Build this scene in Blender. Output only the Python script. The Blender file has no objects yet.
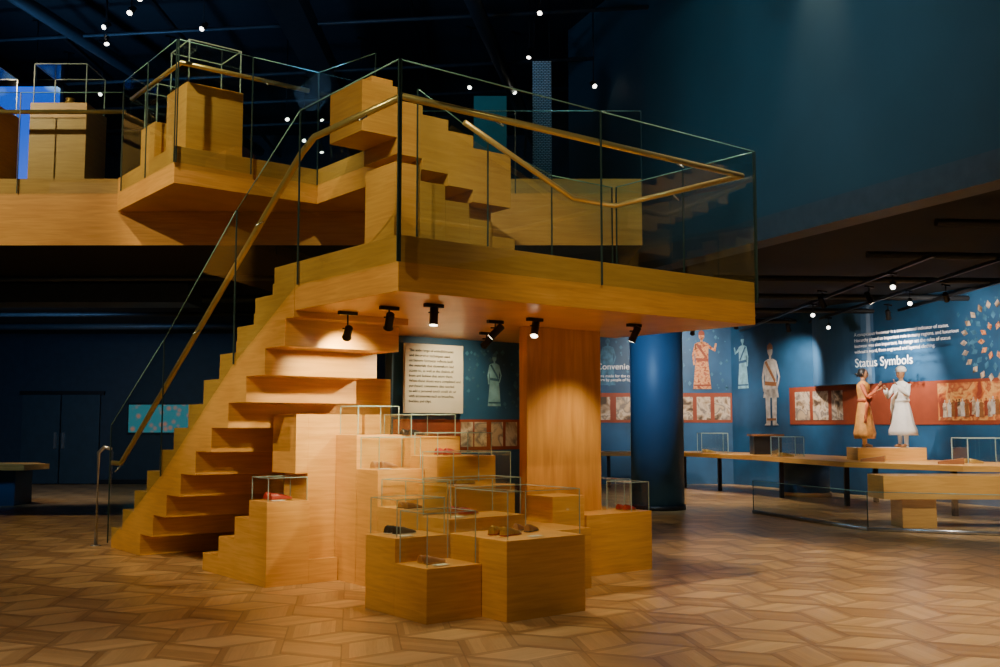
import bpy, math, random
from mathutils import Vector, Matrix
random.seed(7)
rad=math.radians
C0=(-0.766,7.6,0.0); ROT=rad(38.2)
CU,SU=math.cos(ROT),math.sin(ROT)
def L2W(u,v,z): return (C0[0]+CU*u-SU*v, C0[1]+SU*u+CU*v, z)
KW=2.9; KB=3.4; KF=3.9; KU=2.5; KM=4.0

# ------------------------------------------------------------------ materials
def newmat(name):
    m=bpy.data.materials.new(name); m.use_nodes=True
    nt=m.node_tree; b=nt.nodes['Principled BSDF']
    return m,nt,b
def N(nt,t,**kw):
    n=nt.nodes.new(t)
    for k,v in kw.items(): setattr(n,k,v)
    return n
def plain(name,col,rough=.5,metal=0,noise=.12,scale=6,emit=None,es=0):
    m,nt,b=newmat(name)
    tc=N(nt,'ShaderNodeTexCoord'); no=N(nt,'ShaderNodeTexNoise'); no.inputs['Scale'].default_value=scale; no.inputs['Detail'].default_value=3
    nt.links.new(tc.outputs['Object'],no.inputs['Vector'])
    cr=N(nt,'ShaderNodeValToRGB')
    cr.color_ramp.elements[0].position=.3; cr.color_ramp.elements[1].position=.7
    cr.color_ramp.elements[0].color=(*[c*(1-noise) for c in col],1); cr.color_ramp.elements[1].color=(*[min(1,c*(1+noise)) for c in col],1)
    nt.links.new(no.outputs['Fac'],cr.inputs['Fac']); nt.links.new(cr.outputs['Color'],b.inputs['Base Color'])
    b.inputs['Roughness'].default_value=rough; b.inputs['Metallic'].default_value=metal
    if emit: b.inputs['Emission Color'].default_value=(*emit,1); b.inputs['Emission Strength'].default_value=es
    return m
def wood(name,c1,c2,scale=(1.5,1.5,22),rough=.34):
    m,nt,b=newmat(name)
    tc=N(nt,'ShaderNodeTexCoord'); mp=N(nt,'ShaderNodeMapping'); mp.inputs['Scale'].default_value=scale
    no=N(nt,'ShaderNodeTexNoise'); no.inputs['Scale'].default_value=1.6; no.inputs['Detail'].default_value=7; no.inputs['Distortion'].default_value=.6
    no2=N(nt,'ShaderNodeTexNoise'); no2.inputs['Scale'].default_value=.9; no2.inputs['Detail'].default_value=2
    cr=N(nt,'ShaderNodeValToRGB'); cr.color_ramp.elements[0].position=.36; cr.color_ramp.elements[1].position=.64
    cr.color_ramp.elements[0].color=(*c1,1); cr.color_ramp.elements[1].color=(*c2,1)
    ad=N(nt,'ShaderNodeMath',operation='ADD'); mu=N(nt,'ShaderNodeMath',operation='MULTIPLY'); mu.inputs[1].default_value=.5
    nt.links.new(tc.outputs['Object'],mp.inputs['Vector']); nt.links.new(mp.outputs[0],no.inputs['Vector']); nt.links.new(tc.outputs['Object'],no2.inputs['Vector'])
    nt.links.new(no.outputs['Fac'],ad.inputs[0]); nt.links.new(no2.outputs['Fac'],ad.inputs[1]); nt.links.new(ad.outputs[0],mu.inputs[0])
    nt.links.new(mu.outputs[0],cr.inputs['Fac']); nt.links.new(cr.outputs[0],b.inputs['Base Color'])
    b.inputs['Roughness'].default_value=rough
    return m
def printed(name,cols,scale=7,rough=.6):
    m,nt,b=newmat(name)
    tc=N(nt,'ShaderNodeTexCoord'); no=N(nt,'ShaderNodeTexNoise'); no.inputs['Scale'].default_value=scale; no.inputs['Detail'].default_value=6; no.inputs['Distortion'].default_value=.5
    cr=N(nt,'ShaderNodeValToRGB'); el=cr.color_ramp.elements
    while len(el)<len(cols): el.new(.5)
    for i,c in enumerate(cols): el[i].position=.36+.28*i/(len(cols)-1); el[i].color=(*c,1)
    nt.links.new(tc.outputs['Object'],no.inputs['Vector']); nt.links.new(no.outputs['Fac'],cr.inputs['Fac']); nt.links.new(cr.outputs['Color'],b.inputs['Base Color'])
    b.inputs['Roughness'].default_value=rough
    return m
W_=wood('maple_ply',(.56,.265,.055),(.76,.405,.098))
WV=wood('maple_ply_vertical',(.46,.20,.046),(.70,.35,.085),scale=(9,9,.9))
WD=wood('stained_wood_edge',(.22,.085,.03),(.32,.14,.05))
BR=plain('brass_rail',(.85,.60,.24),.28,.7,.05)
BLK=plain('black_metal',(.012,.012,.014),.45,.3)
STEEL=plain('steel',(.55,.57,.6),.3,.9)
NAVY=plain('navy_wall_paint',(.012,.032,.058),.6)
TEAL=plain('teal_wall_paint',(.026,.070,.090),.7,0,.08,1.2)
BLUE=plain('blue_column_paint',(.030,.10,.21),.5,0,.06,2)
MURAL=plain('mural_blue',(.018,.082,.185),.55,0,.35,1.1)
CEIL=plain('ceiling_black',(.010,.015,.022),.8)
LOWC=plain('low_ceiling_black',(.006,.007,.009),.9)
GREYB=plain('soffit_grey',(.05,.062,.072),.6)
DUCT=plain('duct_grey',(.045,.065,.085),.5,.4)
DUCTD=plain('duct_dark',(.02,.024,.03),.6,.2)
WHITE=plain('white_paint',(.75,.75,.72),.6,0,.03)
PAPER=plain('text_panel_cream',(.60,.54,.46),.7,0,.04)
INK=plain('dark_ink',(.02,.02,.02),.8)
TXT=plain('white_lettering',(.85,.9,.95),.6,0,.02)
RUST=plain('rust_band',(.26,.050,.020),.6,0,.15,3)
PALE=plain('pale_blue_ink',(.22,.46,.58),.6,0,.35,7)
PALE2=plain('faint_blue_ink',(.045,.15,.26),.6,0,.4,9)
ORG=printed('orange_ink',[(.25,.05,.02),(.6,.2,.07),(.7,.35,.15),(.4,.1,.05)],11)
SEPIA=printed('sepia_print',[(.08,.05,.03),(.35,.24,.15),(.65,.52,.38),(.2,.16,.14),(.55,.4,.25)],3.2)
SEPR=printed('red_print',[(.25,.04,.02),(.6,.17,.04),(.7,.38,.12),(.35,.07,.03),(.65,.25,.07)],3)
STAT=plain('statue_print',(.50,.47,.44),.6,0,.3,9)
SKIN=plain('skin',(.38,.19,.10),.5)
HAIR=plain('black_hair',(.012,.010,.010),.5)
SARI=plain('orange_cloth',(.66,.30,.07),.7,0,.2,12)
SARR=plain('red_cloth',(.50,.12,.05),.7,0,.2,12)
CLOTH=plain('white_cloth',(.78,.76,.74),.75,0,.06,10)
REDL=plain('red_leather',(.32,.018,.012),.4)
TANL=plain('tan_leather',(.28,.12,.04),.5)
BLKL=plain('black_leather',(.02,.018,.018),.3)
GOLD=plain('gold_brocade',(.50,.30,.07),.35,.5,.3,30)
LAMP=plain('lamp_lens',(.9,.9,.9),.5,emit=(1,.86,.62),es=14)
LAMPS=plain('ceiling_lamp_lens',(.9,.9,.9),.5,emit=(1,.93,.8),es=10)
EDGE=plain('glass_edge',(.30,.42,.39),.15,0,.1)
EDGER=plain('balustrade_glass_edge',(.22,.48,.45),.15,0,.1)
JOINT=plain('glass_joint',(.02,.045,.045),.3)

def glass(name,tint,refl=.9,base=.05):
    m=bpy.data.materials.new(name); m.use_nodes=True; nt=m.node_tree
    for n in list(nt.nodes):
        if n.type!='OUTPUT_MATERIAL': nt.nodes.remove(n)
    out=[n for n in nt.nodes if n.type=='OUTPUT_MATERIAL'][0]
    t=N(nt,'ShaderNodeBsdfTransparent'); t.inputs['Color'].default_value=(*tint,1)
    g=N(nt,'ShaderNodeBsdfGlossy'); g.inputs['Roughness'].default_value=.02; g.inputs['Color'].default_value=(refl,refl,refl,1)
    f=N(nt,'ShaderNodeLayerWeight'); f.inputs['Blend'].default_value=.5
    p=N(nt,'ShaderNodeMath',operation='POWER'); p.inputs[1].default_value=5
    ma=N(nt,'ShaderNodeMath',operation='MULTIPLY_ADD'); ma.inputs[1].default_value=.85; ma.inputs[2].default_value=base
    nt.links.new(f.outputs['Facing'],p.inputs[0]); nt.links.new(p.outputs[0],ma.inputs[0])
    mx=N(nt,'ShaderNodeMixShader')
    nt.links.new(ma.outputs[0],mx.inputs[0]); nt.links.new(t.outputs[0],mx.inputs[1]); nt.links.new(g.outputs[0],mx.inputs[2]); nt.links.new(mx.outputs[0],out.inputs[0])
    return m
GLR=glass('balustrade_glass',(.84,.94,.91),base=.11)
GLC=glass('case_glass',(.96,.985,.97),base=.07)
GLB=glass('barrier_glass',(.85,.93,.91),base=.18)

def emis_pattern(name,c1,c2,strength,scale):
    m,nt,b=newmat(name)
    tc=N(nt,'ShaderNodeTexCoord'); v=N(nt,'ShaderNodeTexVoronoi'); v.inputs['Scale'].default_value=scale
    cr=N(nt,'ShaderNodeValToRGB'); cr.color_ramp.elements[0].position=.1; cr.color_ramp.elements[1].position=.45
    cr.color_ramp.elements[0].color=(*c1,1); cr.color_ramp.elements[1].color=(*c2,1)
    nt.links.new(tc.outputs['Object'],v.inputs['Vector']); nt.links.new(v.outputs['Distance'],cr.inputs[0])
    nt.links.new(cr.outputs[0],b.inputs['Emission Color']); b.inputs['Emission Strength'].default_value=strength
    b.inputs['Base Color'].default_value=(.02,.02,.03,1)
    return m
SCREEN=emis_pattern('projection_screen',(.45,.85,1),(.01,.08,.6),1.8,1.9)
POSTER=emis_pattern('lightbox_print',(.75,.3,.2),(.05,.35,.42),.45,5.5)

def lattice(name):
    m,nt,b=newmat(name)
    tc=N(nt,'ShaderNodeTexCoord'); br=N(nt,'ShaderNodeTexBrick')
    br.inputs['Scale'].default_value=9; br.inputs['Color1'].default_value=(.75,.92,.98,1); br.inputs['Color2'].default_value=(.5,.78,.88,1); br.inputs['Mortar'].default_value=(.04,.10,.13,1)
    br.inputs['Mortar Size'].default_value=.05
    mp=N(nt,'ShaderNodeMapping'); mp.inputs['Rotation'].default_value=(rad(90),0,0)
    nt.links.new(tc.outputs['Object'],mp.inputs[0]); nt.links.new(mp.outputs[0],br.inputs['Vector']); nt.links.new(br.outputs['Color'],b.inputs['Base Color'])
    return m
LATT=lattice('lattice_print')

def floormat():
    m,nt,b=newmat('parquet')
    uv=N(nt,'ShaderNodeUVMap'); sep=N(nt,'ShaderNodeSeparateXYZ'); nt.links.new(uv.outputs[0],sep.inputs[0])
    def M(op,a,bv=None):
        n=N(nt,'ShaderNodeMath',operation=op)
        for i,x in enumerate((a,bv)):
            if x is None: continue
            if isinstance(x,(int,float)): n.inputs[i].default_value=x
            else: nt.links.new(x,n.inputs[i])
        return n.outputs[0]
    U,V=sep.outputs[0],sep.outputs[1]
    du=M('MINIMUM',U,M('SUBTRACT',1,U)); dv=M('MINIMUM',V,M('SUBTRACT',1,V))
    edge=M('MINIMUM',du,dv)
    bord=M('LESS_THAN',dv,.13); line=M('LESS_THAN',edge,.012)
    strip=M('FLOOR',M('MULTIPLY',V,5.0))
    at=N(nt,'ShaderNodeAttribute'); at.attribute_name='tone'
    comb=N(nt,'ShaderNodeCombineXYZ'); nt.links.new(strip,comb.inputs[0]); nt.links.new(at.outputs['Fac'],comb.inputs[1])
    wn=N(nt,'ShaderNodeTexWhiteNoise'); nt.links.new(comb.outputs[0],wn.inputs['Vector'])
    c2=N(nt,'ShaderNodeCombineXYZ'); nt.links.new(M('MULTIPLY',U,2.0),c2.inputs[0]); nt.links.new(M('MULTIPLY',V,26.0),c2.inputs[1]); nt.links.new(M('MULTIPLY',at.outputs['Fac'],50),c2.inputs[2])
    no=N(nt,'ShaderNodeTexNoise'); no.inputs['Scale'].default_value=1.2; no.inputs['Detail'].default_value=4; nt.links.new(c2.outputs[0],no.inputs['Vector'])
    t=M('ADD',M('ADD',M('MULTIPLY',wn.outputs['Value'],.26),M('MULTIPLY',no.outputs['Fac'],.30)),M('MULTIPLY',at.outputs['Fac'],.50))
    cr=N(nt,'ShaderNodeValToRGB'); cr.color_ramp.elements[0].position=.15; cr.color_ramp.elements[1].position=.85
    cr.color_ramp.elements[0].color=(.28,.14,.050,1); cr.color_ramp.elements[1].color=(.68,.43,.19,1)
    nt.links.new(t,cr.inputs[0])
    m1=N(nt,'ShaderNodeMix',data_type='RGBA'); m1.inputs['B'].default_value=(.22,.105,.038,1)
    nt.links.new(M('MULTIPLY',bord,.5),m1.inputs['Factor']); nt.links.new(cr.outputs[0],m1.inputs['A'])
    m2=N(nt,'ShaderNodeMix',data_type='RGBA'); m2.inputs['B'].default_value=(.10,.045,.018,1)
    nt.links.new(M('MULTIPLY',line,.5),m2.inputs['Factor']); nt.links.new(m1.outputs['Result'],m2.inputs['A'])
    nt.links.new(m2.outputs['Result'],b.inputs['Base Color'])
    b.inputs['Roughness'].default_value=.30
    return m
PARQ=floormat()

# ------------------------------------------------------------------ mesh builder
class MB:
    def __init__(s): s.v=[];s.f=[];s.m=[];s.mats=[];s.sm=[]
    def mi(s,m):
        if m not in s.mats: s.mats.append(m)
        return s.mats.index(m)
    def face(s,idx,m,sm=False): s.f.append(idx); s.m.append(s.mi(m)); s.sm.append(sm)
    def poly(s,pts,m,sm=False):
        b=len(s.v); s.v+=[tuple(p) for p in pts]; s.face(list(range(b,b+len(pts))),m,sm)
    def box(s,x0,x1,y0,y1,z0,z1,m,top=None,bot=None,front=None):
        b=len(s.v)
        s.v+=[(x0,y0,z0),(x1,y0,z0),(x1,y1,z0),(x0,y1,z0),(x0,y0,z1),(x1,y0,z1),(x1,y1,z1),(x0,y1,z1)]
        for k,(q,mm) in enumerate((((0,3,2,1),bot or m),((4,5,6,7),top or m),((0,1,5,4),front or m),((1,2,6,5),m),((2,3,7,6),m),((3,0,4,7),m))):
            s.face([b+i for i in q],mm)
    def obox(s,c,ax,ay,az,hx,hy,hz,m):
        c=Vector(c);b=len(s.v)
        for dz in(-1,1):
            for dx,dy in((-1,-1),(1,-1),(1,1),(-1,1)):
                s.v.append(tuple(c+ax*hx*dx+ay*hy*dy+az*hz*dz))
        for q in((0,3,2,1),(4,5,6,7),(0,1,5,4),(1,2,6,5),(2,3,7,6),(3,0,4,7)): s.face([b+i for i in q],m)
    def prism(s,pts,z0,z1,m,top=None,bot=None):
        n=len(pts);b=len(s.v)
        s.v+=[(x,y,z0) for x,y in pts]+[(x,y,z1) for x,y in pts]
        s.face(list(range(b+n-1,b-1,-1)),bot or m); s.face(list(range(b+n,b+2*n)),top or m)
        for i in range(n):
            j=(i+1)%n; s.face([b+i,b+j,b+n+j,b+n+i],m)
    def extx(s,prof,x0,x1,m,m2=None):
        n=len(prof);b=len(s.v)
        s.v+=[(x0,y,z) for y,z in prof]+[(x1,y,z) for y,z in prof]
        s.face(list(range(b,b+n)),m); s.face(list(range(b+2*n-1,b+n-1,-1)),m)
        for i in range(n):
            j=(i+1)%n; s.face([b+j,b+i,b+n+i,b+n+j],m2 or m)
    def exty(s,prof,y0,y1,m):
        n=len(prof);b=len(s.v)
        s.v+=[(x,y0,z) for x,z in prof]+[(x,y1,z) for x,z in prof]
        s.face(list(range(b,b+n)),m); s.face(list(range(b+2*n-1,b+n-1,-1)),m)
        for i in range(n):
            j=(i+1)%n; s.face([b+j,b+i,b+n+i,b+n+j],m)
    def tube(s,pts,r,m,n=10,cap=True,flat=1.0):
        pts=[Vector(p) for p in pts]
        if not isinstance(r,(list,tuple)): r=[r]*len(pts)
        b=len(s.v)
        for i,p in enumerate(pts):
            if i==0:d=pts[1]-pts[0]
            elif i==len(pts)-1:d=pts[-1]-pts[-2]
            else:d=(pts[i+1]-pts[i]).normalized()+(pts[i]-pts[i-1]).normalized()
            d.normalize(); up=Vector((0,0,1)) if abs(d.z)<.95 else Vector((1,0,0))
            a=d.cross(up).normalized(); c=a.cross(d).normalized()
            for k in range(n):
                t=2*math.pi*k/n; s.v.append(tuple(p+a*math.cos(t)*r[i]+c*math.sin(t)*r[i]*flat))
        for i in range(len(pts)-1):
            for k in range(n):
                k2=(k+1)%n; s.face([b+i*n+k,b+i*n+k2,b+(i+1)*n+k2,b+(i+1)*n+k],m,True)
        if cap:
            s.face([b+k for k in range(n)][::-1],m); s.face([b+(len(pts)-1)*n+k for k in range(n)],m)
    def lathe(s,cx,cy,prof,m,sx=1,sy=1,n=20,ang=0,fold=0,nf=9):
        b=len(s.v);ca,sa=math.cos(ang),math.sin(ang)
        for (r,z) in prof:
            for k in range(n):
                t=2*math.pi*k/n; rr=r*(1+fold*math.sin(nf*t)*min(1,r/.2)); x=rr*math.cos(t)*sx;y=rr*math.sin(t)*sy
                s.v.append((cx+ca*x-sa*y,cy+sa*x+ca*y,z))
        for i in range(len(prof)-1):
            for k in range(n):
                k2=(k+1)%n; s.face([b+i*n+k,b+i*n+k2,b+(i+1)*n+k2,b+(i+1)*n+k],m,True)
        s.face([b+k for k in range(n)][::-1],m); s.face([b+(len(prof)-1)*n+k for k in range(n)],m)
    def build(s,name,loc=(0,0,0),rot=0,parent=None,bevel=0):
        me=bpy.data.meshes.new(name); me.from_pydata(s.v,[],s.f); 
        for m in s.mats: me.materials.append(m)
        me.polygons.foreach_set('material_index',s.m); me.polygons.foreach_set('use_smooth',s.sm); me.update()
        o=bpy.data.objects.new(name,me); bpy.context.collection.objects.link(o)
        o.location=loc; o.rotation_euler=(0,0,rot)
        if parent: o.parent=parent
        if bevel:
            md=o.modifiers.new('b','BEVEL'); md.width=bevel; md.segments=2; md.limit_method='ANGLE'
        return o
def loc(mb,name,**k): return mb.build(name,C0,ROT,**k)

def text(body,name,size,mat,loc_,rz,parent,width=0,align='LEFT',sp=1.0):
    cu=bpy.data.curves.new(name,'FONT'); cu.body=body; cu.size=size; cu.align_x=align; cu.extrude=.001; cu.space_line=sp
    cu.materials.append(mat)
    o=bpy.data.objects.new(name,cu); bpy.context.collection.objects.link(o)
    o.location=loc_; o.rotation_euler=(rad(90),0,rz); o.parent=parent
    return o

# ------------------------------------------------------------------ room shell
def make_floor():
    a=.46; vs=[];fs=[];uvs=[];tones=[]
    w=math.sqrt(3)*a; rot=rad(38.2-30)
    cr,sr=math.cos(rot),math.sin(rot)
    for j in range(-50,60):
        for i in range(-50,60):
            cx=i*w+(w/2 if j%2 else 0); cy=j*1.5*a
            X=cr*cx-sr*cy; Y=sr*cx+cr*cy+8
            if X<-14.3 or X>14.3 or Y<-5 or Y>26.3: continue
            hv=[(cx+a*math.cos(rad(30+60*k)),cy+a*math.sin(rad(30+60*k))) for k in range(6)]
            for q,tn in (((0,1,2),.85),((2,3,4),.36),((4,5,0),.58)):
                b=len(vs)
                for p in ((cx,cy),hv[q[0]],hv[q[1]],hv[q[2]]):
                    vs.append((cr*p[0]-sr*p[1],sr*p[0]+cr*p[1]+8,0))
                fs.append((b,b+1,b+2,b+3)); uvs+=[(0,0),(1,0),(1,1),(0,1)]
                tones.append(min(1,max(0,tn+random.uniform(-.15,.15))))
    me=bpy.data.meshes.new('floor'); me.from_pydata(vs,[],fs)
    ul=me.uv_layers.new(name='UVMap')
    for i,uv in enumerate(uvs): ul.data[i].uv=uv
    at=me.attributes.new('tone','FLOAT','FACE')
    for i,t in enumerate(tones): at.data[i].value=t
    me.materials.append(PARQ)
    o=bpy.data.objects.new('floor',me); bpy.context.collection.objects.link(o)
make_floor()
H=9.0
b=MB(); b.box(-14.3,14.3,-5,26.3,H,H+.2,CEIL); b.build('ceiling')
b=MB(); b.box(-14.3,-14,-5,26.3,0,H,NAVY); b.build('wall_left')
b=MB(); b.box(14,14.3,-5,26.3,0,H,NAVY); b.build('wall_right')
b=MB(); b.box(-14,1.0,26,26.3,0,H,NAVY); b.box(1.0,14,26,26.3,0,4.3,MURAL); b.box(1.0,14,26,26.3,4.3,H,NAVY); b.build('wall_back')
b=MB(); b.box(-14,0.9,25.96,26,0,.12,BLK); b.build('baseboard_back')
pts=[(7.9,4.0),(6.6,6.9),(5.08,10.16),(3.4,13.95),(2.35,16.3),(1.3,18.9)]
b=MB()
poly=pts+[(x+.3,y+.12) for x,y in reversed(pts)]
b.prism(poly,4.3,H,TEAL); b.build('wall_upper')
b=MB(); b.prism([(p[0],p[1]) for p in pts]+[(x+.35,y+.14) for x,y in reversed(pts)],3.98,4.3,GREYB); b.build('trim_1')
b=MB(); b.prism([(8.2,4.2),(6.95,7.04),(5.43,10.3),(3.75,14.1),(2.7,16.5),(1.87,19.1),(1.87,26),(14,26),(14,4.2)],4.1,4.29,LOWC); b.build('ceiling_low')

b=MB()
b.box(-14,1.85,13.1,26,3.82,4.7,W_,top=NAVY,bot=LOWC)
b.build('mezzanine_floor')
DOORM=plain('door_blue_grey',(.018,.045,.07),.5)
b=MB()
for x0 in(-12.1,-11.1): 
    b.box(x0,x0+.96,25.9,25.99,0.02,2.25,DOORM)
    b.box(x0+(.85 if x0<-12 else .05),x0+(.9 if x0<-12 else .1),25.84,25.9,.9,1.3,STEEL)
b.box(-12.2,-10.05,25.93,25.995,2.25,2.35,BLK)
b.build('door_1')
b=MB(); b.box(-9.4,-7.7,25.9,25.99,1.3,2.0,POSTER); b.box(-9.45,-7.65,25.95,25.995,1.25,2.05,BLK); b.build('wall_picture')

# ------------------------------------------------------------------ staircase
Nst=12; TOP=2.93; V0=6.48; V1=1.7; g=(V0-V1)/Nst; r_=TOP/Nst; VS=5.45
prof=[(V0,0)]
for i in range(Nst):
    prof+= [(V0-i*g,(i+1)*r_),(V0-(i+1)*g,(i+1)*r_)]
prof+=[(V1,10*r_)]
for k in range(9,-1,-1):
    v=VS-k*g; prof+=[(v,(k+1)*r_),(v,k*r_)]
b=MB(); b.extx(prof,0,1.2,W_,W_)
for i in range(Nst):
    v=V0-i*g
    b.box(.08,1.12,v,v+g/2,max(0.0,i*r_),i*r_+r_/2,W_)
loc(b,'wooden_staircase',bevel=.004)
b=MB(); b.prism([(0,0),(4.25,0),(4.25,2.0),(3.95,2.0),(3.95,3.95),(1.21,3.95),(1.21,1.69),(0,1.69)],2.5,2.93,W_)
loc(b,'landing_deck',bevel=.004)
b=MB(); b.box(2.5,3.53,1.5,1.62,0,2.499,WV); loc(b,'support_pier',bevel=.004)

# ------------------------------------------------------------------ plinths
def plinth(u0,u1,v0,v1,z,name='display_plinth',z0=0,extra=None):
    b=MB(); b.box(u0,u1,v0,v1,z0,z,W_)
    if extra:
        for e in extra: b.box(*e,W_)
    return loc(b,name,bevel=.003)
def case(u0,u1,v0,v1,z0,z1,e=.003):
    b=MB(); 
    P=[(u0,v0),(u1,v0),(u1,v1),(u0,v1)]
    for i in range(4):
        p,q=P[i],P[(i+1)%4]; b.poly([(*p,z0),(*q,z0),(*q,z1),(*p,z1)],GLC)
    b.poly([(*p,z1) for p in P],GLC)
    for i in range(4):
        p,q=P[i],P[(i+1)%4]
        b.box(p[0]-e,p[0]+e,p[1]-e,p[1]+e,z0,z1,EDGE)
        b.box(min(p[0],q[0])-e,max(p[0],q[0])+e,min(p[1],q[1])-e,max(p[1],q[1])+e,z1-e,z1+e,EDGE)
    return b
def lcase(*a): return loc(case(*a),'glass_display_case')

def shoe(b,x,y,z,ang,L,mu,ms,heel=0):
    ca,sa=math.cos(ang),math.sin(ang)
    T=lambda px,py,pz:(x+ca*px-sa*py,y+sa*px+ca*py,z+pz)
    secs=[(0,.030,.062),(.08,.034,.070),(.25,.033,.066),(.4,.032,.058),(.55,.037,.046),(.7,.042,.036),(.85,.038,.026),(.95,.024,.018),(1,.006,.014)]
    k=L/.26; base=len(b.v); n=9
    for t,w,h in secs:
        hz=heel*max(0,1-t/.6)
        for i in range(n):
            a=math.pi*i/(n-1); b.v.append(T(t*L,math.cos(a)*w*k,hz+.008*k+math.sin(a)*h*k))
    for s in range(len(secs)-1):
        for i in range(n-1):
            if 1<=s<=2 and 3<=i<=4: continue
            b.face([base+s*n+i,base+(s+1)*n+i,base+(s+1)*n+i+1,base+s*n+i+1],mu,True)
    b.face([base+i for i in range(n)],mu)
    out=[(t*L,w*1.08*k,heel*max(0,1-t/.6)) for t,w,h in secs]
    loop=[T(px,py,pz) for px,py,pz in out]+[T(px,-py,pz) for px,py,pz in reversed(out)]
    bb=len(b.v); m=len(loop); b.v+=loop+[(p[0],p[1],p[2]+.009*k) for p in loop]
    b.face(list(range(bb,bb+m))[::-1],ms); b.face(list(range(bb+m,bb+2*m)),ms)
    for i in range(m):
        j=(i+1)%m; b.face([bb+i,bb+j,bb+m+j,bb+m+i],ms)
def shoes(u,v,z,ang,L,mu,ms,name='pair_of_shoes',heel=0):
    b=MB(); shoe(b,0,0,0,0,L,mu,ms,heel); shoe(b,.02,.13*L/.26,0,.12,L,mu,ms,heel)
    o=b.build(name,L2W(u,v,z+.001),ROT+ang); return o
def label(u,v,z,ang=0,w=.12):
    b=MB(); b.exty([(0,0),(0,.004),(w,.004),(w,0)],0,.07,WHITE); b.build('exhibit_label',L2W(u,v,z+.001),ROT+ang)

plinth(.12,.56,2.41,2.80,.78,extra=[(.12,.56,2.8,3.12,0,.60),(.12,.56,3.12,3.5,0,.38),(.12,.56,3.5,3.9,0,.18),(.56,.87,2.41,2.49,0,.22)])
lcase(.14,.54,2.43,2.78,.785,1.0)
shoes(.22,2.56,.785,.1,.24,REDL,TANL); label(.2,2.44,.785)
plinth(.835,1.65,-.26,.495,.61); lcase(.87,1.62,-.23,.46,.615,.98)
shoes(1.0,.0,.615,.3,.25,GOLD,REDL); shoes(1.35,.12,.615,.5,.22,TANL,BLKL); label(1.15,-.19,.615)
plinth(.31,.83,.05,.495,.41,extra=[(.31,.83,.497,.948,0,.60)]); 
lcase(.34,.80,.09,.47,.415,.82)
shoes(.42,.68,.605,.2,.24,BLKL,WHITE); label(.4,.54,.605); label(.45,.12,.415)
shoes(.45,.27,.415,.1,.2,TANL,GOLD)
lcase(.34,.80,.52,.92,.605,.90)
plinth(.835,1.645,.5,.948,.72); lcase(.87,1.62,.53,.93,.725,1.04); shoes(1.1,.7,.725,.3,.24,REDL,GOLD); label(.95,.56,.725)
plinth(1.655,2.48,.55,1.49,.55); 
plinth(.88,1.18,.955,1.69,.75); label(.95,1.02,.75); shoes(.93,1.3,.75,.2,.2,TANL,BLKL)
lcase(.9,1.16,.98,1.66,.755,1.0)
plinth(1.19,1.9,.955,1.49,.95); lcase(1.22,1.87,.98,1.47,.955,1.25); shoes(1.4,1.15,.955,.3,.24,GOLD,TANL); label(1.3,1.02,.955)
plinth(1.405,2.1,1.5,1.95,1.2); lcase(1.43,2.07,1.53,1.92,1.205,1.42); shoes(1.6,1.65,1.205,.3,.24,REDL,TANL)
plinth(.88,1.395,1.7,2.08,1.08); lcase(.91,1.37,1.73,2.06,1.085,1.38); shoes(1.0,1.85,1.085,.3,.24,TANL,GOLD); label(.95,1.75,1.085)
plinth(.88,1.395,2.09,2.49,1.40); lcase(.91,1.37,2.12,2.46,1.405,1.68)
plinth(.58,1.18,2.5,3.0,1.6,extra=[(.45,.58,2.5,3.0,1.03,1.6)])
plinth(1.405,2.0,1.96,3.12,1.38); lcase(1.44,1.97,2.0,2.5,1.385,1.6); shoes(1.55,2.2,1.385,.3,.24,BLKL,TANL)
plinth(1.21,1.398,2.5,3.19,1.6)
plinth(1.21,1.95,3.2,3.55,2.0); plinth(1.21,1.95,3.56,3.95,2.3)
plinth(2.92,3.85,1.08,1.49,.60); plinth(3.54,3.85,1.5,2.0,.6)
plinth(3.86,4.12,1.6,2.3,.45); lcase(3.57,3.83,1.1,1.46,.605,.9)
lcase(3.88,4.10,1.64,2.26,.455,.9); shoes(3.62,1.25,.605,.2,.2,REDL,TANL)
plinth(2.49,2.91,1.1,1.49,.8)

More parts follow.
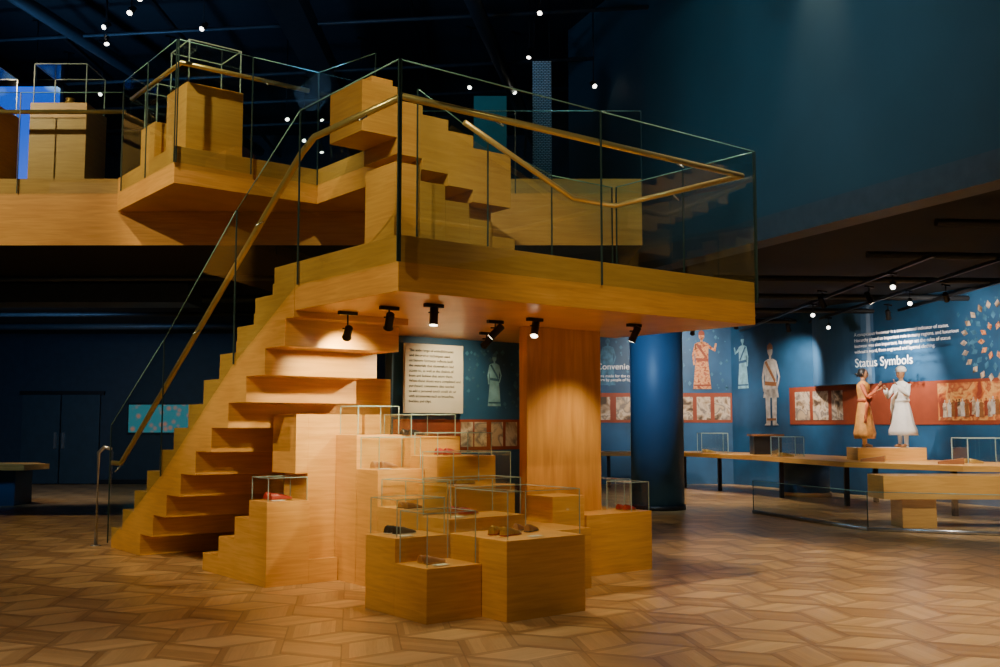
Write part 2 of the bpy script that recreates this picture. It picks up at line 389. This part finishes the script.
# ------------------------------------------------------------------ under-deck mural panel
b=MB(); b.box(2.0,3.95,3.26,3.4,0,2.499,MURAL); o=loc(b,'mural_panel')
def sil(b,x,z,h,y,m,arm=0,flip=1,skirt=.2,m2=None,legs=False):
    s=h
    P=lambda pts,dy=0:[(x+flip*px*s,y-dy,z+pz*s) for px,pz in pts]
    b.poly(P([(math.cos(t*math.pi/7)*.05,.93+math.sin(t*math.pi/7)*.065) for t in range(14)]),m)
    b.poly(P([(-.02,.8),(.02,.8),(.02,.9),(-.02,.9)]),m)
    if legs:
        for q in(-1,1): b.poly(P([(q*.10,.0),(q*.02,.0),(q*.015,.46),(q*.11,.46)]),m); b.poly(P([(q*.14,-.01),(q*.02,-.01),(q*.02,.03),(q*.09,.03)]),m)
        b.poly(P([(-.15,.34),(.15,.34),(.11,.55),(.12,.80),(.05,.83),(-.05,.83),(-.12,.80),(-.11,.55)]),m)
    else:
        b.poly(P([(-skirt*.8,.0),(skirt*.8,.0),(.11,.48),(.12,.80),(.05,.83),(-.05,.83),(-.12,.80),(-.11,.48)]),m)
    if arm: b.poly(P([(.10,.80),(.12,.72),(.24,.66),(.27,.80),(.24,.81),(.21,.71),(.13,.78)]),m)
    else: b.poly(P([(.12,.80),(.18,.6),(.13,.45),(.11,.46),(.15,.6),(.1,.72)]),m)
    b.poly(P([(-.12,.80),(-.17,.6),(-.15,.42),(-.12,.42),(-.13,.6),(-.09,.74)]),m)
    if m2:
        b.poly(P([(-.11,.50),(.11,.48),(.115,.53),(-.11,.55)],.003),m2)
        b.poly(P([(-.11,.79),(-.07,.81),(.10,.56),(.08,.52)],.003),m2)
        b.poly(P([(-.055,.95),(.055,.95),(.05,1.0),(0,1.04),(-.05,1.0)],.003),m2)
        b.poly(P([(-.15*skirt/.2,.05),(.15*skirt/.2,.05),(.15*skirt/.2,.08),(-.15*skirt/.2,.08)],.003),m2)
b=MB(); y=3.255
sil(b,3.45,1.72,.62,y,PALE,m2=PALE2); 
b.poly([(2.02,y,1.2),(3.94,y,1.2),(3.94,y,1.56),(2.02,y,1.56)],RUST)
for i,x in enumerate((2.95,3.15,3.4,3.62)): b.poly([(x,y-.003,1.24),(x+.18,y-.003,1.24),(x+.18,y-.003,1.53),(x,y-.003,1.53)],SEPIA)
for i in range(14):
    a=i*math.pi*2/14; cx,cz=2.5,.95
    b.poly([(cx+.16*math.cos(a),y,cz+.16*math.sin(a)),(cx+.24*math.cos(a+.12),y,cz+.24*math.sin(a+.12)),(cx+.30*math.cos(a),y,cz+.30*math.sin(a)),(cx+.24*math.cos(a-.12),y,cz+.24*math.sin(a-.12))],PALE2)
for i in range(60):
    x=random.uniform(2.95,3.9);z=random.uniform(1.7,2.4);r=random.uniform(.01,.035)
    b.poly([(x-r,y+.002,z),(x,y+.002,z-r),(x+r,y+.002,z),(x,y+.002,z+r)],PALE2)
c=loc(b,'mural_artwork'); c.parent=o; c.location=(0,0,0); c.rotation_euler=(0,0,0)
b=MB(); b.box(2.1,2.9,3.14,3.18,1.63,2.41,PAPER); b.box(2.2,2.24,3.18,3.25,1.9,2.2,BLK); b.box(2.76,2.8,3.18,3.25,1.9,2.2,BLK)
tp=loc(b,'text_panel')
text("The wide range of embellishments\nand decorative techniques used\non historic footwear reflects both\nthe materials that shoemakers had\naccess to, as well as the desires of\nfrom and fashion that wore them.\nWhen these shoes were completed and\npurchased, consumers also needed\nto add a personal touch could do so\nwith accessories such as brooches,\nbuckles and clips.",'panel_text',.044,INK,(2.15,3.137,2.32),0,tp,sp=1.3)

# ------------------------------------------------------------------ balustrades
def rail_glass(name,pts,loc_=C0,rot=ROT,gm=None,base=False):
    b=MB()
    for i in range(len(pts)-1):
        p,q=pts[i],pts[i+1]
        d=Vector((q[0]-p[0],q[1]-p[1],0)); d.normalize(); e=d*.006
        b.poly([(p[0]+e.x,p[1]+e.y,p[2]),(q[0]-e.x,q[1]-e.y,q[2]),(q[0]-e.x,q[1]-e.y,q[3]),(p[0]+e.x,p[1]+e.y,p[3])],gm or GLR)
        b.tube([(p[0]+e.x,p[1]+e.y,p[3]),(q[0]-e.x,q[1]-e.y,q[3])],.0055,EDGER,6)
        if base: b.tube([(p[0],p[1],p[2]+.03),(q[0],q[1],q[2]+.03)],.03,STEEL,6)
    for p in pts: b.box(p[0]-.0065,p[0]+.0065,p[1]-.0065,p[1]+.0065,p[2],p[3],JOINT)
    return b.build(name,loc_,rot)
def zst(v): return min(TOP,TOP*(V0-v)/(V0-V1))
gl=[(-.02,6.55,.05,1.5)]
for v in (4.8,2.92,1.6,0): gl.append((-.02,v,zst(v)-.1 if v>1.7 else 2.72,zst(v)+(1.42 if v>1.7 else 1.35)))
gl[-1]=(-.02,-.02,2.72,4.28)
rail_glass('glass_balustrade',gl)
rail_glass('glass_balustrade',[(.0,-.02,2.72,4.28),(2.1,-.02,2.72,4.28),(4.27,-.02,2.72,4.28)])
rail_glass('glass_balustrade',[(4.27,.0,2.72,4.28),(4.27,.95,2.72,4.28),(4.27,1.98,2.72,4.28)])
rail_glass('glass_balustrade',[(4.24,2.02,2.93,4.28),(3.3,2.02,2.93,4.28),(2.4,2.02,2.93,4.5),(1.5,2.02,2.93,4.9)])
def handrail(pts,brk,name='handrail',loc_=C0,rot=ROT):
    b=MB(); b.tube(pts,.030,BR,12)
    for p,q in brk: b.tube([p,q],.008,STEEL,6)
    return b.build(name,loc_,rot)
handrail([(.07,6.75,1.02),(.07,6.42,1.02),(.07,1.75,3.93),(.07,1.5,4.03),(.07,.07,4.03),(2.1,.07,4.03),(4.17,.07,4.03),(4.17,1.9,4.03),(3.5,1.9,4.03),(2.0,1.9,4.62)],
   [((.07,6.4,1.0),(-.01,6.4,.92)),((.07,4.0,2.5),(-.01,4.0,2.45)),((.07,2.5,3.43),(-.01,2.5,3.38)),((.07,.6,4.0),(-.01,.6,3.95)),((1,.07,4.0),(1,-.01,3.95)),((3.2,.07,4.0),(3.2,-.01,3.95)),((4.17,1,4.0),(4.26,1,3.95))])
b=MB(); b.tube([(-.1,6.75,0),(-.1,6.75,1.15),(-.05,6.7,1.22),(-.0,6.6,1.2)],.022,STEEL,10); b.lathe(-.1,6.75,[(.06,0),(.06,.012)],STEEL); loc(b,'steel_newel_post')

# ------------------------------------------------------------------ upper stepped structures
b=MB()
segs=[(1.28,1.72,4.60,5.16),(1.72,2.05,4.42,5.02),(2.05,2.4,4.30,4.92),(2.4,2.75,4.17,4.80),(2.75,3.3,4.03,4.66)]
topp=[];botp=[]
for s in segs: topp+=[(s[0],s[3]),(s[1],s[3])]; botp+=[(s[0],s[2]),(s[1],s[2])]
b.exty(botp+topp[::-1],2.75,3.45,W_)
b.box(2.85,3.2,3.0,3.4,2.93,4.03,W_)
b.box(1.45,1.72,2.85,3.35,5.16,5.26,W_)
loc(b,'stepped_parapet',bevel=.004)
b=MB()
for i in range(8):
    b.box(1.3+.31*i,1.3+.31*(i+1),2.12,2.7,2.93,4.14-i*.155,W_)
loc(b,'upper_staircase',bevel=.004)
b=MB(); b.prism([(.07,4.9),(2.9,4.9),(2.9,6.2),(2.0,7.0),(.07,6.9)],4.26,4.7,W_); b.prism([(1.9,3.5),(2.9,3.5),(2.9,4.89),(1.9,4.89)],4.26,4.7,W_)
loc(b,'upper_landing',bevel=.004)
rail_glass('glass_balustrade',[(.06,6.75,4.5,5.95),(.06,5.85,4.5,5.95),(.06,4.89,4.5,5.95)])
rail_glass('glass_balustrade',[(.08,4.88,4.5,5.95),(1.0,4.88,4.5,5.95),(1.89,4.88,4.5,5.95),(1.89,3.5,4.5,5.8)])
handrail([(.15,6.7,5.72),(.15,4.98,5.72),(1.8,4.98,5.72)],[((.15,5.5,5.7),(.07,5.5,5.65)),((1.2,4.98,5.7),(1.2,4.89,5.65))])
rail_glass('glass_balustrade',[(-12,13.08,4.5,5.85),(-10,13.08,4.5,5.85),(-8,13.08,4.5,5.85),(-6.3,13.08,4.5,5.85),(-4.95,13.08,4.5,5.85)],(0,0,0),0)
handrail([(-12,13.18,5.62),(-4.95,13.18,5.62)],[((-9,13.18,5.6),(-9,13.09,5.55))],loc_=(0,0,0),rot=0)
rail_glass('glass_balustrade',[(-1.4,13.08,4.5,5.6),(.2,13.08,4.5,5.6),(1.85,13.08,4.5,5.6)],(0,0,0),0)
def wplinth(x0,x1,y0,y1,z0,z1,zc,l=False):
    b=MB(); b.box(x0,x1,y0,y1,z0,z1,W_); (loc(b,'display_plinth',bevel=.003) if l else b.build('display_plinth',bevel=.003))
    c=case(x0+.03,x1-.03,y0+.03,y1-.03,z1+.002,zc,.006); (loc(c,'glass_display_case') if l else c.build('glass_display_case'))
wplinth(.27,.98,5.1,5.75,4.702,5.55,6.08,True)
wplinth(.25,.8,6.1,6.6,4.702,5.3,5.8,True)
wplinth(-6.37,-5.6,13.5,14.2,4.702,5.85,6.4)
wplinth(-7.6,-6.85,13.5,14.2,4.702,5.85,6.4)
b=MB(); b.lathe(0,0,[(.08,0),(.10,.03),(.07,.1),(.05,.14),(.065,.16)],GOLD); b.build('brocade_slipper_stand',(-5.98,13.85,5.853))
b=MB(); shoe(b,0,0,0,0,.3,GOLD,TANL,0); b.build('embroidered_shoe',L2W(.5,5.4,5.553),ROT)
b=MB(); b.box(-8.9,-6.9,15.5,15.6,4.7,6.75,SCREEN); b.box(-9.0,-6.85,15.61,15.75,4.7,6.85,BLK); b.build('projection_screen')
b=MB(); b.box(.52,.82,15.9,15.93,5.0,7.3,LATT); b.tube([(.55,15.915,7.3),(.55,15.915,H)],.006,BLK,6); b.tube([(.79,15.915,7.3),(.79,15.915,H)],.006,BLK,6); b.build('hanging_banner')
b=MB(); b.box(-.4,.1,15.2,15.3,4.7,6.5,plain('teal_lightbox',(.02,.1,.12),.5,emit=(.03,.25,.3),es=.12)); b.build('exhibit_light_panel')

# ------------------------------------------------------------------ columns
b=MB(); b.lathe(0,0,[(.47,0),(.47,4.09)],BLUE,n=48); b.lathe(0,0,[(.49,0),(.49,.08)],BLK,n=48); b.build('blue_column',(2.82,18.4,0))
b=MB(); b.lathe(0,0,[(.5,0),(.5,.74)],BLUE,n=48); b.lathe(0,0,[(.53,0),(.53,.08)],W_,n=48); b.build('blue_column',(6.5,21.9,0))

# ------------------------------------------------------------------ right mural wall
MO=(5.9,26,0); MR=math.atan2(-.911,.412)
b=MB(); b.box(0,13,0,.25,0,4.1,MURAL)
n=16; x0,x1=3.1,4.9; arc=[((x0+x1)/2-math.cos(math.pi*i/n)*.9,-math.sin(math.pi*i/n)*.35) for i in range(n+1)]
b.prism(arc,2.36,4.1,BLUE)
wl=b.build('wall_mural',MO,MR)
b=MB(); y=-.012
b.poly([(2.2,y,1.5),(13,y,1.5),(13,y,2.36),(2.2,y,2.36)],RUST)
y=-.02
b.poly([(6.55,y,1.58),(8.6,y,1.58),(8.6,y,2.3),(6.55,y,2.3)],SEPR)
for k,(a,w) in enumerate(((2.4,.5),(3.0,.5),(3.6,.35))): b.poly([(a,y,1.6),(a+w,y,1.6),(a+w,y,2.25),(a,y,2.25)],SEPIA)
sil(b,.5,2.4,1.3,y,PALE,1,-1,m2=BLUE); sil(b,1.55,1.5,1.9,y,STAT,0,1,.12,m2=WD,legs=True)
for R,nn,mm in((.28,10,ORG),(.48,16,PALE2),(.68,22,SEPIA)):
    for i in range(nn):
        a=i*2*math.pi/nn; cx,cz=7.9,3.05; d=.6*math.pi*R/nn
        b.poly([(cx+(R-.08)*math.cos(a),y,cz+(R-.08)*math.sin(a)),(cx+R*math.cos(a)-d*math.sin(a),y,cz+R*math.sin(a)+d*math.cos(a)),(cx+(R+.09)*math.cos(a),y,cz+(R+.09)*math.sin(a)),(cx+R*math.cos(a)+d*math.sin(a),y,cz+R*math.sin(a)-d*math.cos(a))],mm)
for i in range(260):
    x=random.uniform(5.2,12);z=random.uniform(2.45,4.0);r=random.uniform(.015,.05)
    if 5.2<x<7.1: continue
    b.poly([(x-r,y+.004,z),(x,y+.004,z-r*1.3),(x+r,y+.004,z),(x,y+.004,z+r*1.3)],PALE2)
# crowd of small figures in the red print
for i in range(22):
    x=6.65+i*.085+random.uniform(-.02,.02)
    sil(b,x,1.63+random.uniform(0,.06),.34,y-.006-.0006*i,(RUST,SEPIA,STAT,WD)[i%4],i%2,1 if i%3 else -1)
a=b.build('mural_artwork'); a.parent=wl
text("Status Symbols",'title_lettering',.26,TXT,(4.75,-.40,2.70),0,wl)
text("A conspicuous footwear is a conventional indicator of status.\nHierarchy played an important role in many regions, and luxurious\nfootwear was also important. Its design set the rules of status\nwithout a word, from engraved and layered clothing.",'body_lettering',.10,TXT,(4.75,-.40,3.35),0,wl,sp=1.2)
b=MB(); y=25.985
sil(b,5.15,2.4,1.45,y,ORG,1,m2=RUST); sil(b,2.75,2.5,1.2,y,PALE2,0); sil(b,4.3,2.4,1.3,y,PALE2,1,-1,m2=MURAL)
b.poly([(2.2,y,1.55),(5.9,y,1.55),(5.9,y,2.3),(2.2,y,2.3)],RUST)
for x,w in((2.3,.5),(2.95,.5),(3.6,.6),(4.4,.5),(5.0,.35),(5.45,.4)): b.poly([(x,y-.006,1.62),(x+w,y-.006,1.62),(x+w,y-.006,2.2),(x,y-.006,2.2)],SEPIA)
for i in range(120):
    x=random.uniform(2.2,5.8);z=random.uniform(2.4,4.0);r=random.uniform(.015,.05)
    b.poly([(x-r,y+.004,z),(x,y+.004,z-r*1.3),(x+r,y+.004,z),(x,y+.004,z+r*1.3)],PALE2)
b.build('wall_mural_artwork')
e=bpy.data.objects.new('wall_lettering',None); bpy.context.collection.objects.link(e)
text("Convenients",'word',.22,TXT,(2.45,25.97,2.9),0,e)
text("were made for the court and\nworn by people of high rank",'lines',.1,TXT,(2.45,25.97,2.7),0,e)

# ------------------------------------------------------------------ tables
fr=[(2.4,24.3),(4.3,24.0),(5.3,21.6),(6.0,17.9),(7.3,16.2),(10,15.3)]
bk=[(11,17.0),(8.6,17.9),(7.6,19.4),(6.75,22.6),(5.0,25.2),(2.4,25.4)]
b=MB(); b.prism(fr+bk,.76,.85,W_)
for x,y in((2.6,24.6),(4.4,24.5),(5.0,23.4),(5.8,21.2),(6.4,19.0),(7.5,17.0),(9.4,16.2),(7.3,20)):
    b.box(x-.04,x+.04,y-.04,y+.04,0,.76,BLK)
b.build('long_display_table')
b=MB(); b.box(5.55,9.0,14.9,15.55,.42,.76,W_); 
for x in(6.1,8.5): b.box(x-.25,x+.25,15.0,15.45,0,.42,W_)
b.build('display_bench',bevel=.004)
for (x0,x1,y0,y1,h) in((3.2,4.1,24.5,25.1,.45),(4.6,5.2,23.4,23.9,.45),(5.6,6.1,20.6,21.2,.4),(7.75,8.5,17.0,17.6,.42),(8.8,9.7,16.2,16.8,.42)):
    case(x0,x1,y0,y1,.853,.853+h,.007).build('glass_display_case')
    b=MB(); shoe(b,0,0,0,0,.28,GOLD,TANL); shoe(b,0,.16,0,.1,.28,GOLD,TANL); b.build('pair_of_shoes',(x0+.1,(y0+y1)/2-.1,.853),.2)
b=MB(); b.box(5.5,6.1,22.2,22.6,.851,1.25,BLKL); b.box(5.45,6.15,22.17,22.63,1.25,1.29,WD); b.build('dark_display_box')
for x,y in((7.2,16.9),(6.35,18.1)):
    b=MB(); b.exty([(0,0),(.4,0),(.4,.10),(0,.04)],0,.3,WD); b.build('exhibit_label_stand',(x,y,.852),-.4)
b=MB(); b.prism([(6.5,18.65),(7.75,18.65),(7.55,19.2),(6.5,19.25)],.851,1.08,W_,top=WHITE); b.build('mannequin_platform')
rail_glass('low_glass_barrier',[(4.3,17.5,0,.55),(5.2,14.6,0,.55),(6.9,13.9,0,.55),(9.0,13.4,0,.55)],(0,0,0),0,GLB,True)
b=MB()
b.prism([(-11.6,18.9),(-8.75,18.9),(-8.55,19.5),(-9.1,20.1),(-11.6,20.1)],.66,.76,W_); b.box(-11.3,-9.0,19.1,19.8,0,.66,BLUE); b.box(-11.1,-10.4,19.07,19.1,.15,.5,NAVY); b.box(-10.2,-9.4,19.07,19.1,.15,.5,NAVY)
b.build('activity_table')

# ------------------------------------------------------------------ mannequins
def figure(name,loc_,ang,robe,sash,man):
    b=MB(); h=1.42
    for s in(-1,1):
        b.tube([(0,s*.07,.0),(0,s*.07,.05),(0.0,s*.075,.35),(0,s*.085,.68)],[.035,.035,.05,.07],CLOTH if man else robe,10)
        b.tube([(-.04,s*.07,.034),(.04,s*.07,.036),(.13,s*.07,.022)],[.032,.034,.02],TANL,8)
    hem=.16 if not man else .22
    prof=[(.25 if man else .22,hem),(.24,hem+.1),(.20,.42),(.17,.60),(.14,.74),(.115,.86),(.125,.97),(.145,1.08),(.14,1.15),(.085,1.20),(.042,1.225),(.040,1.26)]
    b.lathe(0,0,prof[:-1],robe,.82,1.15,28,0,.05 if man else .06,9)
    b.tube([(0,0,1.19),(.005,0,1.28)],[.045,.04],SKIN,12)
    b.lathe(0,0,[(.128,.83),(.135,.86),(.128,.89)],sash,.84,1.18,24)
    b.tube([(-.1,.13,1.16),(.09,.03,1.05),(.12,-.08,.9),(.06,-.16,.72),(.04,-.2,.45)],[.03,.05,.055,.05,.06],sash,10,flat=.5)
    prof=[]
    for i in range(13):
        t=math.pi*i/12; prof.append((max(.003,.072*math.sin(t)**.85*(1-.10*math.cos(t+.3))),1.352-.098*math.cos(t)))
    b.lathe(.015,0,prof,SKIN,1.08,.88,20)
    b.tube([(.088,0,1.375),(.108,0,1.335),(.092,0,1.33)],[.008,.014,.008],SKIN,8)
    b.tube([(.088,-.02,1.305),(.094,0,1.303),(.088,.02,1.305)],[.004,.008,.004],SARR,6)
    for s in(-1,1):
        b.tube([(.082,s*.034,1.362),(.088,s*.024,1.362)],[.006,.009],HAIR,6)
        b.tube([(.078,s*.040,1.385),(.090,s*.02,1.388)],[.004,.005],HAIR,6)
        b.tube([(.01,s*.066,1.33),(.005,s*.074,1.36)],[.010,.015],SKIN,8,flat=.6)
    if man:
        b.lathe(.0,0,[(.078,1.385),(.092,1.40),(.095,1.44),(.08,1.475),(.04,1.50),(.01,1.505)],sash,1.1,.98,20)
    else:
        b.lathe(-.008,0,[(.066,1.30),(.080,1.36),(.080,1.41),(.055,1.45),(.02,1.463)],HAIR,1.02,.96,20)
        b.tube([(-.07,0,1.36),(-.115,0,1.34),(-.10,0,1.30)],[.03,.045,.025],HAIR,10)
    for s in(-1,1):
        sh=Vector((0,s*.155,1.13))
        if man: el=Vector((.10,s*.24,.93)); wr=Vector((.25,s*.14,1.06 if s<0 else 1.14))
        else: el=Vector((.08,s*.22,.92)); wr=Vector((.25,s*.12,1.03 if s<0 else 1.12))
        b.tube([sh+Vector((0,-s*.04,.02)),sh,(sh+el)/2,el,(el+wr)/2,wr],[.03,.048,.042,.036,.03 if not man else .05,.022 if not man else .045],robe if man else sash,10)
        d=(wr-el).normalized(); side=d.cross(Vector((0,0,1))).normalized(); up=side.cross(d)
        pm=wr+d*.045
        b.tube([wr-d*.01,wr+d*.02,pm,wr+d*.075],[.016,.024,.028,.022],SKIN,10,flat=.45)
        for k in range(4):
            o=side*(-.021+.014*k); ln=[.045,.055,.052,.04][k]
            p0=wr+d*.068+o; p1=p0+d*ln*.5+up*.004; p2=p1+d*ln*.45+up*.016
            b.tube([p0,p1,p2],[.0075,.007,.005],SKIN,6)
        p0=wr+d*.025-side*.022*s; b.tube([p0,p0-side*.022*s+d*.02,p0-side*.028*s+d*.045],[.009,.008,.006],SKIN,6)
    o=b.build(name,loc_,ang); return o
figure('mannequin_woman',(6.74,18.95,1.082),rad(-25),SARI,SARR,False)
figure('mannequin_man',(7.44,18.92,1.082),rad(205),CLOTH,CLOTH,True)

# ------------------------------------------------------------------ fixtures and lights
def spot(loc_,tgt,e,col=(1,.78,.52),ang=50,blend=.6,size=.05):
    l=bpy.data.lights.new('spot_lamp','SPOT'); l.energy=e; l.color=col; l.spot_size=rad(ang); l.spot_blend=blend; l.shadow_soft_size=size
    o=bpy.data.objects.new('spot_lamp',l); bpy.context.collection.objects.link(o); o.location=loc_
    o.rotation_euler=(Vector(tgt)-Vector(loc_)).to_track_quat('-Z','Y').to_euler(); return o
def fixture(pos,tgt,zc,name='track_spotlight',s=1.0,lens=LAMP,energy=None,**kw):
    b=MB(); p=Vector((0,0,0)); d=(Vector(tgt)-Vector(pos)).normalized()
    b.tube([p-d*.10*s,p-d*.09*s,p+d*.05*s,p+d*.06*s],[.025*s,.036*s,.036*s,.044*s],BLK,14)
    b.tube([p+d*.061*s,p+d*.063*s],.034*s,lens,14)
    top=zc-pos[2]
    b.tube([(0,0,top),(0,0,.05*s)],.008*s,BLK,6); b.obox((0,0,.045*s),Vector((1,0,0)),Vector((0,1,0)),Vector((0,0,1)),.045*s,.01,.006,BLK)
    b.obox((0,0,top-.016),Vector((CU,SU,0)),Vector((-SU,CU,0)),Vector((0,0,1)),.09*s,.02,.015,BLK)
    b.build(name,pos)
    if energy: spot(tuple(Vector(pos)+d*.09*s),tgt,energy,**kw)
for (u,v,z),(tu,tv,tz),e,a in (((.48,.89,2.36),(.9,1.9,1.3),62,70),((.67,.5,2.38),(.5,.4,.5),28,75),((1.9,1.25,2.38),(1.2,2.2,1.3),80,80),((2.06,.85,2.38),(1.3,.3,.6),36,75),((3.2,.67,2.38),(2.9,1.6,.6),35,80),((.4,1.45,2.3),(.9,2.7,1.6),52,90),((2.6,2.3,2.38),(2.7,3.3,1.9),24,95)):
    fixture(L2W(u,v,z),L2W(tu,tv,tz),2.498,energy=e*KU,ang=a,blend=.8,col=(1,.82,.46),size=.03)
for k in range(38):
    x=random.uniform(-9,3); y=random.uniform(10,22); z=random.uniform(7.3,8.2)
    if k<10: x=-7+k*.9; y=11.5+random.uniform(-1,2); z=7.6
    fixture((x,y,z),(x+random.uniform(-.6,.6),y-random.uniform(.2,1.6),z-1.2),H,'ceiling_spotlight',1.1,LAMPS)
b=MB()
for i in range(9):
    y=7.5+i*1.9; b.tube([(-13.9,y+1.2,8.1+.1*(i%3)),(2.0+ (0 if y>17 else 1.6),y-1.0,8.1+.1*(i%3))],.035,DUCT,8)
for i in range(7):
    x=-12+i*2.1; b.box(x,x+.06,5,25.8,8.35,8.41,BLK)
b.box(-11,-10.2,6,25.5,7.6,8.2,DUCTD); b.box(-3.6,-3.1,9,25.5,8.0,8.35,DUCTD)
b.tube([(-1.5,8,7.9),(1,24,7.9)],.12,DUCTD,14); b.tube([(-9,9,8.3),(-6,25,8.3)],.12,DUCT,14)
b.build('ceiling_ductwork')
b=MB()
for i in range(7):
    x=6.0+i*1.1; b.box(x,x+.05,9+ (0 if i>1 else 5),25.5,3.82,3.87,BLK)
for i in range(6):
    y=12+i*2.3; b.tube([(5.2 if y<16 else 3.5,y,3.9),(13.8,y+.8,3.9)],.05,DUCTD,8)
b.build('lighting_track')
for x,y in((6.02,15.5),(6.02,19.5),(7.12,17.6),(8.22,15.2),(7.12,22.0),(5.0,20.0)):
    fixture((x,y,3.62),(x-.5,y-1.2,2.9),3.82 if x>5.5 else 4.1,s=1.1,lens=LAMPS)
b=MB()
for i in range(4):
    y=15+i*2.4; b.tube([(-13.9,y,3.62),(-1,y-.4,3.62)],.07 if i%2 else .04,DUCT,8)
b.box(-12,-5,16.2,17.0,3.45,3.75,DUCT)
b.build('underside_ductwork')
for (x,y),(tx,ty,tz),e,a in (((7.5,19.6),(8.2,20.9,2.2),130,85),((6.3,22.2),(6.9,23.6,2.4),120,85),((5.6,17.6),(7.0,19.0,1.7),130,40),((7.4,16.8),(8.9,19.4,2.5),140,90),((4.4,23.2),(4.6,26,2.5),150,100),((6.2,17.0),(7.6,17.4,.85),160,60),((5.0,21.5),(5.2,23.2,.85),120,60),((9.2,15.0),(8.2,16.6,.8),120,60),((6.6,12.6),(7.0,15.0,.7),120,70)):
    fixture((x,y,3.6),(tx,ty,tz),3.82,s=1.3,energy=e*KM,ang=a,col=(1,.88,.74),blend=.8)
warm=(1,.80,.46)
spot((-5.5,2.5,7.8),(-1.2,9,2.7),820*KW,warm,36,.8)
spot((1.5,2.0,8.0),(1.7,9,3.0),460*KW,warm,32,.8)
spot((-7.5,6.5,8.0),(-3.6,11.2,1.9),700*KW,warm,38,.9)
spot((-9.5,8.5,8.2),(-6.5,13.1,4.3),560*KW,warm,50)
spot((-5.0,9.0,8.2),(-3.0,13,4.4),480*KW,warm,45)
spot((0.2,8.8,8.2),(0.6,13.1,4.2),260*KW,warm,45)
spot((-1.0,6.8,8.2),(-.8,11.2,4.6),420*KW,warm,36)
fl=(1,.83,.60)
for (x,y),e,a in (((4.2,7.0),720,48),((1.0,4.2),260,55),((3.0,10.5),420,50),((-4.5,5.5),220,55),((6.5,10.5),480,50),((4.6,13.2),560,40),((-7.5,11.0),180,45),((-1.5,4.8),200,50),((6.3,6.3),350,45)):
    spot((x-.5,y-.8,8.3),(x,y,0),e*KF,fl,a,.9,.15)
spot((-8,19,3.5),(-8.5,23,0),60*KF,fl,100,.9)
spot((4.2,20.3,3.7),(4.4,21,0),120*KF,fl,90,.9)
spot((-1.5,10.5,8.0),(4.0,13.0,6.0),420*KB,(.38,.78,1),75,1,.3)
spot((0,6,8.2),(5.5,9.5,6.5),70*KB,(.38,.78,1),80,1,.3)
spot((-8,16,5.5),(-6,18,9),130*KB,(.2,.5,1),130,1,.4)  # unseen blue fill, added to reveal the ceiling beams and ducts
spot((-2,12,6.0),(-2,15,9),70*KB,(.25,.55,1),140,1,.4)  # added blue fill for the ceiling nearer the stairs, no fixture
spot((-9,17,3.2),(-10,26,1.5),110*KB,(.25,.55,1),110,1,.3)
spot((1.6,15.5,3.6),(2.8,18.4,1.8),120*KB,(.4,.7,1),70,1,.1)
w=bpy.data.worlds.new('world'); bpy.context.scene.world=w; w.use_nodes=True
w.node_tree.nodes['Background'].inputs[0].default_value=(.6,.55,.5,1); w.node_tree.nodes['Background'].inputs[1].default_value=.20

cam=bpy.data.cameras.new('camera'); cam.sensor_width=36; cam.lens=36.72
co=bpy.data.objects.new('camera',cam); bpy.context.collection.objects.link(co)
co.location=(0,0,1.5); co.rotation_euler=(rad(95.1),0,0); bpy.context.scene.camera=co
